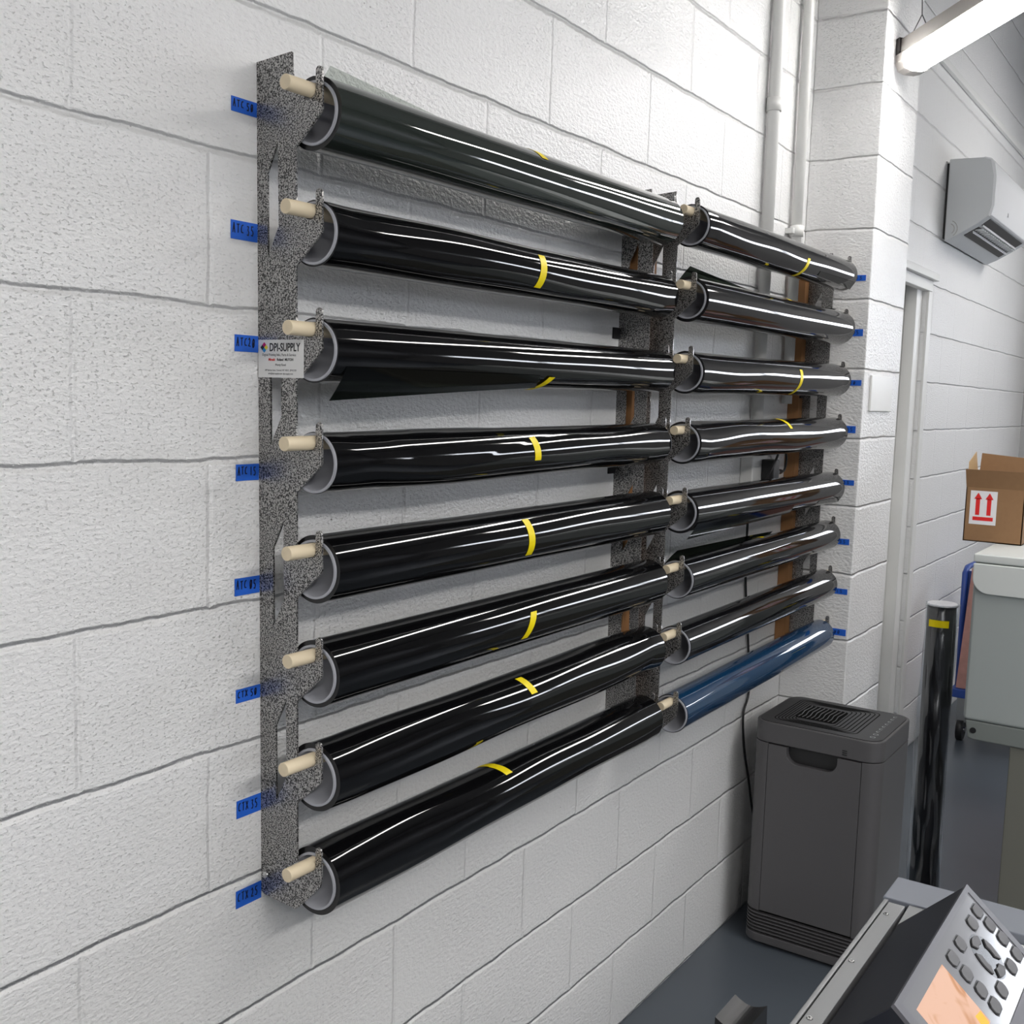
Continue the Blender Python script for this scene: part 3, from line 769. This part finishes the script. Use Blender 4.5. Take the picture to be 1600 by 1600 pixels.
# ------------------------------------------------------------------ air conditioner on the far wall
ac = empty('air_conditioner', (4.6, -.003, 2.2254), 'white split air conditioner mounted on the far block wall', 'air conditioner')
ax0, ax1 = 4.130, 5.02
prof = [(-.012, 2.2254), (-.012, 2.564), (-.150, 2.560), (-.176, 2.552), (-.192, 2.530), (-.200, 2.48), (-.200, 2.36), (-.192, 2.325), (-.182, 2.319), (-.140, 2.290), (-.06, 2.246)]
MB().prism([(y, z) for y, z in prof], 0, ax0, ax1).build('body', M['acside'], ac, bevel=.004)
fp = [(-.150, 2.5615), (-.178, 2.553), (-.194, 2.531), (-.2025, 2.48), (-.2025, 2.36), (-.194, 2.322), (-.184, 2.316), (-.180, 2.325), (-.190, 2.36), (-.190, 2.48), (-.175, 2.545), (-.150, 2.555)]
MB().prism(fp, 0, ax0 - .003, ax1 + .003).build('front_panel', M['acw'], ac, bevel=.002)
MB().box(ax0 + .02, ax1 - .02, -.010, 0, 2.24, 2.55).build('wall_plate', M['black'], ac)
def slopept(y): # on sloped underside
    for (a, za), (b_, zb_) in zip([(-.012, 2.2254), (-.06, 2.246), (-.140, 2.290)], [(-.06, 2.246), (-.140, 2.290), (-.182, 2.319)]):
        if b_ <= y <= a: return za + (zb_ - za) * (a - y) / (a - b_)
    return 2.319
mb = MB()
ya_, yb_ = -.178, -.078
mb.add([(ax0 + .06, ya_, slopept(ya_) - .003), (ax1 - .06, ya_, slopept(ya_) - .003), (ax1 - .06, yb_, slopept(yb_) - .003), (ax0 + .06, yb_, slopept(yb_) - .003),
        (ax0 + .06, ya_, slopept(ya_) + .01), (ax1 - .06, ya_, slopept(ya_) + .01), (ax1 - .06, yb_, slopept(yb_) + .01), (ax0 + .06, yb_, slopept(yb_) + .01)],
       [(0, 1, 2, 3), (4, 5, 6, 7), (0, 1, 5, 4), (1, 2, 6, 5), (2, 3, 7, 6), (3, 0, 4, 7)])
mb.build('air_slot', M['black'], ac)
for y in (-.112, -.150):
    MB().box(ax0 + .07, ax1 - .07, y - .0018, y + .0018, slopept(y) - .012, slopept(y) - .003).build('air_louver', M['acw'], ac)
for i in range(17):
    x = ax0 + .09 + i * (ax1 - ax0 - .18) / 16
    MB().box(x - .011, x + .005, -.148, -.114, slopept(-.13) - .0095, slopept(-.13) - .0055).build('air_vane', M['acside'], ac)
mb = MB()
for rr in (.022, .034):
    mb.tube([(ax0 - .0005, -.028 + -rr * math.cos(t), 2.275 + rr * math.sin(t)) for t in [(-1.0 + 2.2 * i / 10) for i in range(11)]], .0012, 5)
mb.build('knockout_ring', M['lampmetal'], ac)
MB().box(4.42, 4.437, -.2032, -.2024, 2.355, 2.372).build('badge', M['txtgrey'], ac)

# ------------------------------------------------------------------ tube lamps
def lamp(E, az, L, label, cord=True, tilt=0., wd=1.):
    dv = Vector((-math.sin(math.radians(az)), -math.cos(math.radians(az)), 0)); E = Vector(E)
    e = empty('tube_lamp', E, label, 'tube lamp', 'hanging tube lamps')
    e.rotation_euler = (0, -tilt, math.atan2(dv.y, dv.x)); e.scale = (1, wd, 1)
    def bld(mb, n, m, **k):
        o = mb.build(n, m, None, **k); o.parent = e; return o
    # local: x along lamp, z up
    bld(MB().prism([(-.040, .0), (-.036, .045), (.036, .045), (.040, .0)], 0, .002, L - .002), 'housing', M['lampmetal'], bevel=.002)
    bld(MB().prism([(-.042, -.002), (-.044, -.022), (-.036, -.042), (-.016, -.050), (.016, -.050), (.036, -.042), (.044, -.022), (.042, -.002)], 0, .034, L - .034, smooth=False), 'diffuser', M['lamp'])
    for xa in (0, L - .034):
        bld(MB().prism([(-.045, .0), (-.046, -.022), (-.038, -.046), (-.016, -.053), (.016, -.053), (.038, -.046), (.046, -.022), (.045, .0)], 0, xa, xa + .034), 'end_cap', M['lampmetal'])
        bld(MB().box(xa - .004, xa + .016, -.043, .043, .001, .049), 'end_block', M['lampgrey'], bevel=.002)
    if cord:
        for xx in (.06, L - .06):
            bld(MB().tube([(xx, .03, .045), (xx, .0, .10), (xx, 0, 4.45 - E.z)], .0016, 6).tube([(xx, -.03, .045), (xx, 0, .10)], .0016, 6), 'hanging_wire', M['wire'])
    return e
lamp((2.585, -.235, 2.536), 40, 1.2, 'lit tube lamp hanging at the upper right beside the block column', tilt=.1)
lamp((1.9, -1.6, 2.85), 40, 1.22, 'lit tube lamp hanging above the camera, out of view', wd=1.8)
lamp((.9, -3.1, 2.7), 90, 1.8, 'unseen tube lamp added as frontal fill, right of the camera', wd=4)  # added lamp, stretched wide to fill the wall behind the rolls
lamp((-1.2, -2.6, 2.7), 90, 1.8, 'unseen tube lamp added as fill, behind the camera', wd=4)  # also an added lamp, more frontal fill for the rack wall
lamp((-2.2, -1.0, 2.7), 90, 1.22, 'lit tube lamp hanging far behind the camera by the wall', wd=1.8)
lamp((5.2, -1.1, 3.3), 40, 1.22, 'unseen tube lamp added to brighten the far wall, right of view', wd=4)  # added out of view and widened to brighten the far wall

# ------------------------------------------------------------------ foreground plotter, bottom right
PZ = .95
pt = empty('vinyl_plotter', (.3, -1.05, 0), 'dark plotter with a tilted button panel and grey rails, bottom right corner', 'plotter')
MB().prism([(.486, -.8405), (.552, -.8405), (.552, -1.40), (.486, -1.40)], 2, .80, PZ + .001).build('end_cover', M['prgrey'], pt, bevel=.0015)
MB().box(-.6, .487, -1.40, -.848, .80, PZ - .012).build('frame_body', M['prnavy'], pt)
MB().box(-.6, .478, -.8680, -.8495, PZ - .012, PZ).build('top_rail', M['prrail'], pt, bevel=.0008)
MB().box(-.6, .486, -.8475, -.8425, .84, PZ - .001).build('side_rail', M['prrail'], pt, bevel=.0008)
MB().prism([(.4296, -.8726), (.4985, -.8705), (.4985, -.8905)], 2, PZ - .012, PZ - .001).build('corner_plate', M['prrail'], pt)
for x in (.4445, .3155, .186, .06):
    s_ = MB().cyl((x, -.8555, PZ), (x, -.8555, PZ + .0012), .0032, .0024, n=16).build('rail_screw', M['screw'], pt)
    MB().box(x - .0016, x + .0016, -.8559, -.8551, PZ + .0011, PZ + .0014).box(x - .0004, x + .0004, -.8571, -.8539, PZ + .0011, PZ + .0014).build('screw_slot', M['black'], s_)
# control housing (prism) with ridge
A = (-.8726, PZ - .001); B = (-.9381, 1.0122); S = Vector((0, -.74998, -.66146)); SL = .125
C_ = (B[0] + S.y * SL, B[1] + S.z * SL)
D_ = (C_[0] + .01, PZ - .16)
hx0, hx1 = .1415, .4296
MB().prism([A, B, C_, (C_[0], .85), (A[0], .85)], 0, hx0, hx1).build('control_housing', M['prnavy'], pt, bevel=.001)
P1 = Vector((.4296, B[0], B[1])); XD = Vector((-1, 0, 0)); NV = Vector((0, -.66146, .74998))
def pp(a, b_, h): return P1 + XD * a + S * b_ + NV * h
def slab(poly, h0, h1, name, mat, parent=pt, bevel=0.):
    n = len(poly); vs = [pp(a, b_, h0) for a, b_ in poly] + [pp(a, b_, h1) for a, b_ in poly]
    return MB().add(vs, [tuple(range(n)), tuple(range(2 * n - 1, n - 1, -1))] + [(i, (i + 1) % n, n + (i + 1) % n, n + i) for i in range(n)]).build(name, mat, parent, bevel=bevel)
# bezel frame
bz = MB()
o0, o1, i0, i1 = (0, -.0005), (.2885, SL), (.0115, .0050), (.2765, SL - .030)
for (a0, b0, a1, b1) in ((o0[0], o0[1], o1[0], i0[1]), (o0[0], i1[1], o1[0], o1[1]), (o0[0], i0[1], i0[0], i1[1]), (i1[0], i0[1], o1[0], i1[1])):
    vs = [pp(a, b_, h) for h in (0.0, .004) for a, b_ in ((a0, b0), (a1, b0), (a1, b1), (a0, b1))]
    bz.add(vs, [(0, 1, 2, 3), (4, 5, 6, 7), (0, 1, 5, 4), (1, 2, 6, 5), (2, 3, 7, 6), (3, 0, 4, 7)])
bz.build('panel_bezel', M['bezel'], pt)
gl = slab([(i0[0], i0[1]), (i1[0], i0[1]), (i1[0], i1[1]), (i0[0], i1[1])], .0005, .0028, 'glossy_faceplate', M['glass'])
slab([(.1682, .0175), (.262, .0175), (.262, .078), (.1682, .078)], .0028, .0031, 'lcd_screen', M['lcd'])
slab([(.170, .066), (.185, .064), (.188, .076), (.172, .0775)], .0031, .0032, 'lcd_icon', M['lcd2'])
def oct_(ca, cb, w, h, c=.0035):
    return [(ca - w + c, cb - h), (ca + w - c, cb - h), (ca + w, cb - h + c), (ca + w, cb + h - c), (ca + w - c, cb + h), (ca - w + c, cb + h), (ca - w, cb + h - c), (ca - w, cb - h + c)]
for ca, cb in [(.0258, .022), (.0548, .0234), (.0245, .039), (.0228, .0565), (.0226, .0754), (.1086, .0229), (.1426, .0234), (.1419, .0408), (.141, .0589), (.1398, .0762), (.1059, .076), (.0533, .0756)]:
    bt = slab(oct_(ca, cb, .0098, .0062), .0028, .0046, 'key_button', M['btn'], bevel=.0004)
    slab(oct_(ca, cb, .0112, .0075), .0028, .0031, 'key_surround', M['black'], bt)
cc = (.0795, .0512)
for k in range(4):
    a_m = PI / 2 * k
    poly = []
    for i in range(9):
        t = a_m + math.radians(-34 + 68 * i / 8); poly.append((cc[0] + .0215 * math.cos(t), cc[1] + .0215 * math.sin(t)))
    for i in range(9):
        t = a_m + math.radians(28 - 56 * i / 8); poly.append((cc[0] + .0125 * math.cos(t), cc[1] + .0125 * math.sin(t)))
    bt = slab(poly, .0028, .0046, 'arrow_button', M['btn'], bevel=.0003)
slab([(cc[0] + .0235 * math.cos(2 * PI * i / 32), cc[1] + .0235 * math.sin(2 * PI * i / 32)) for i in range(32)], .0027, .0029, 'arrow_ring', M['blackgloss'])
# printed sheet on the bed, stand below
MB().box(-.2, .484, -1.40, -.9550, PZ - .013, PZ - .0095).build('paper_sheet', M['card'], pt)
text_mesh('CM 3', .010, (.470, -.985, PZ - .0092), (0, -1, 0), (1, 0, 0), M['txtgrey'], pt, 'sheet_print', 1.0)
MB().box(.30, .36, -1.20, -1.10, .05, .80).box(.10, .50, -1.19, -1.11, 0, .05).build('stand_leg', M['prnavy'], pt, bevel=.004)
MB().box(-.5, -.44, -1.20, -1.10, .05, .80).box(-.67, -.27, -1.19, -1.11, 0, .05).build('stand_leg', M['prnavy'], pt, bevel=.004)

# ------------------------------------------------------------------ black stool-like post with curved top, bottom edge
bc = empty('curved_post', (.315, -.742, 0), 'black post with a scooped glossy top rising at the bottom edge beside the plotter', 'post')
prof = []
for i in range(13):
    u = i / 12; prof.append((-.7205 - .038 * u, .852 - .007 * math.sin(PI * u)))
low = [(-.7600, .80), (-.7190, .80)]
MB().prism(prof + low, 0, .290, .346, smooth=False).build('scooped_top', M['black'], bc)
MB().cyl((.318, -.739, .03), (.318, -.739, .80), .016).build('post_pole', M['black'], bc)
MB().cyl((.318, -.739, 0), (.318, -.739, .03), .10, .05, n=32).build('post_foot', M['black'], bc)

# ------------------------------------------------------------------ camera
cd = bpy.data.cameras.new('camera'); cam = bpy.data.objects.new('camera', cd); COL.objects.link(cam)
cd.sensor_width = 36; cd.lens = 38.0818; cd.clip_start = .02
r = Vector((0.56138254, -0.82700843, 0.03011132)); u = Vector((0.0720985, 0.08512394, 0.99375838)); f = Vector((0.82440976, 0.55570763, -0.10741316))
m = Matrix((r, u, -f)).transposed().to_4x4(); m.translation = Vector((-0.77199276, -1.14823726, 1.52154067))
cam.matrix_world = m
sc.camera = cam
w = bpy.data.worlds.new('world'); sc.world = w; w.use_nodes = True
w.node_tree.nodes['Background'].inputs[0].default_value = (.6, .7, .9, 1); w.node_tree.nodes['Background'].inputs[1].default_value = .3
sc.view_settings.view_transform = 'Standard'; sc.view_settings.look = 'None'; sc.view_settings.gamma = 1
sc.view_settings.use_curve_mapping = False; sc.view_settings.exposure = 0.32
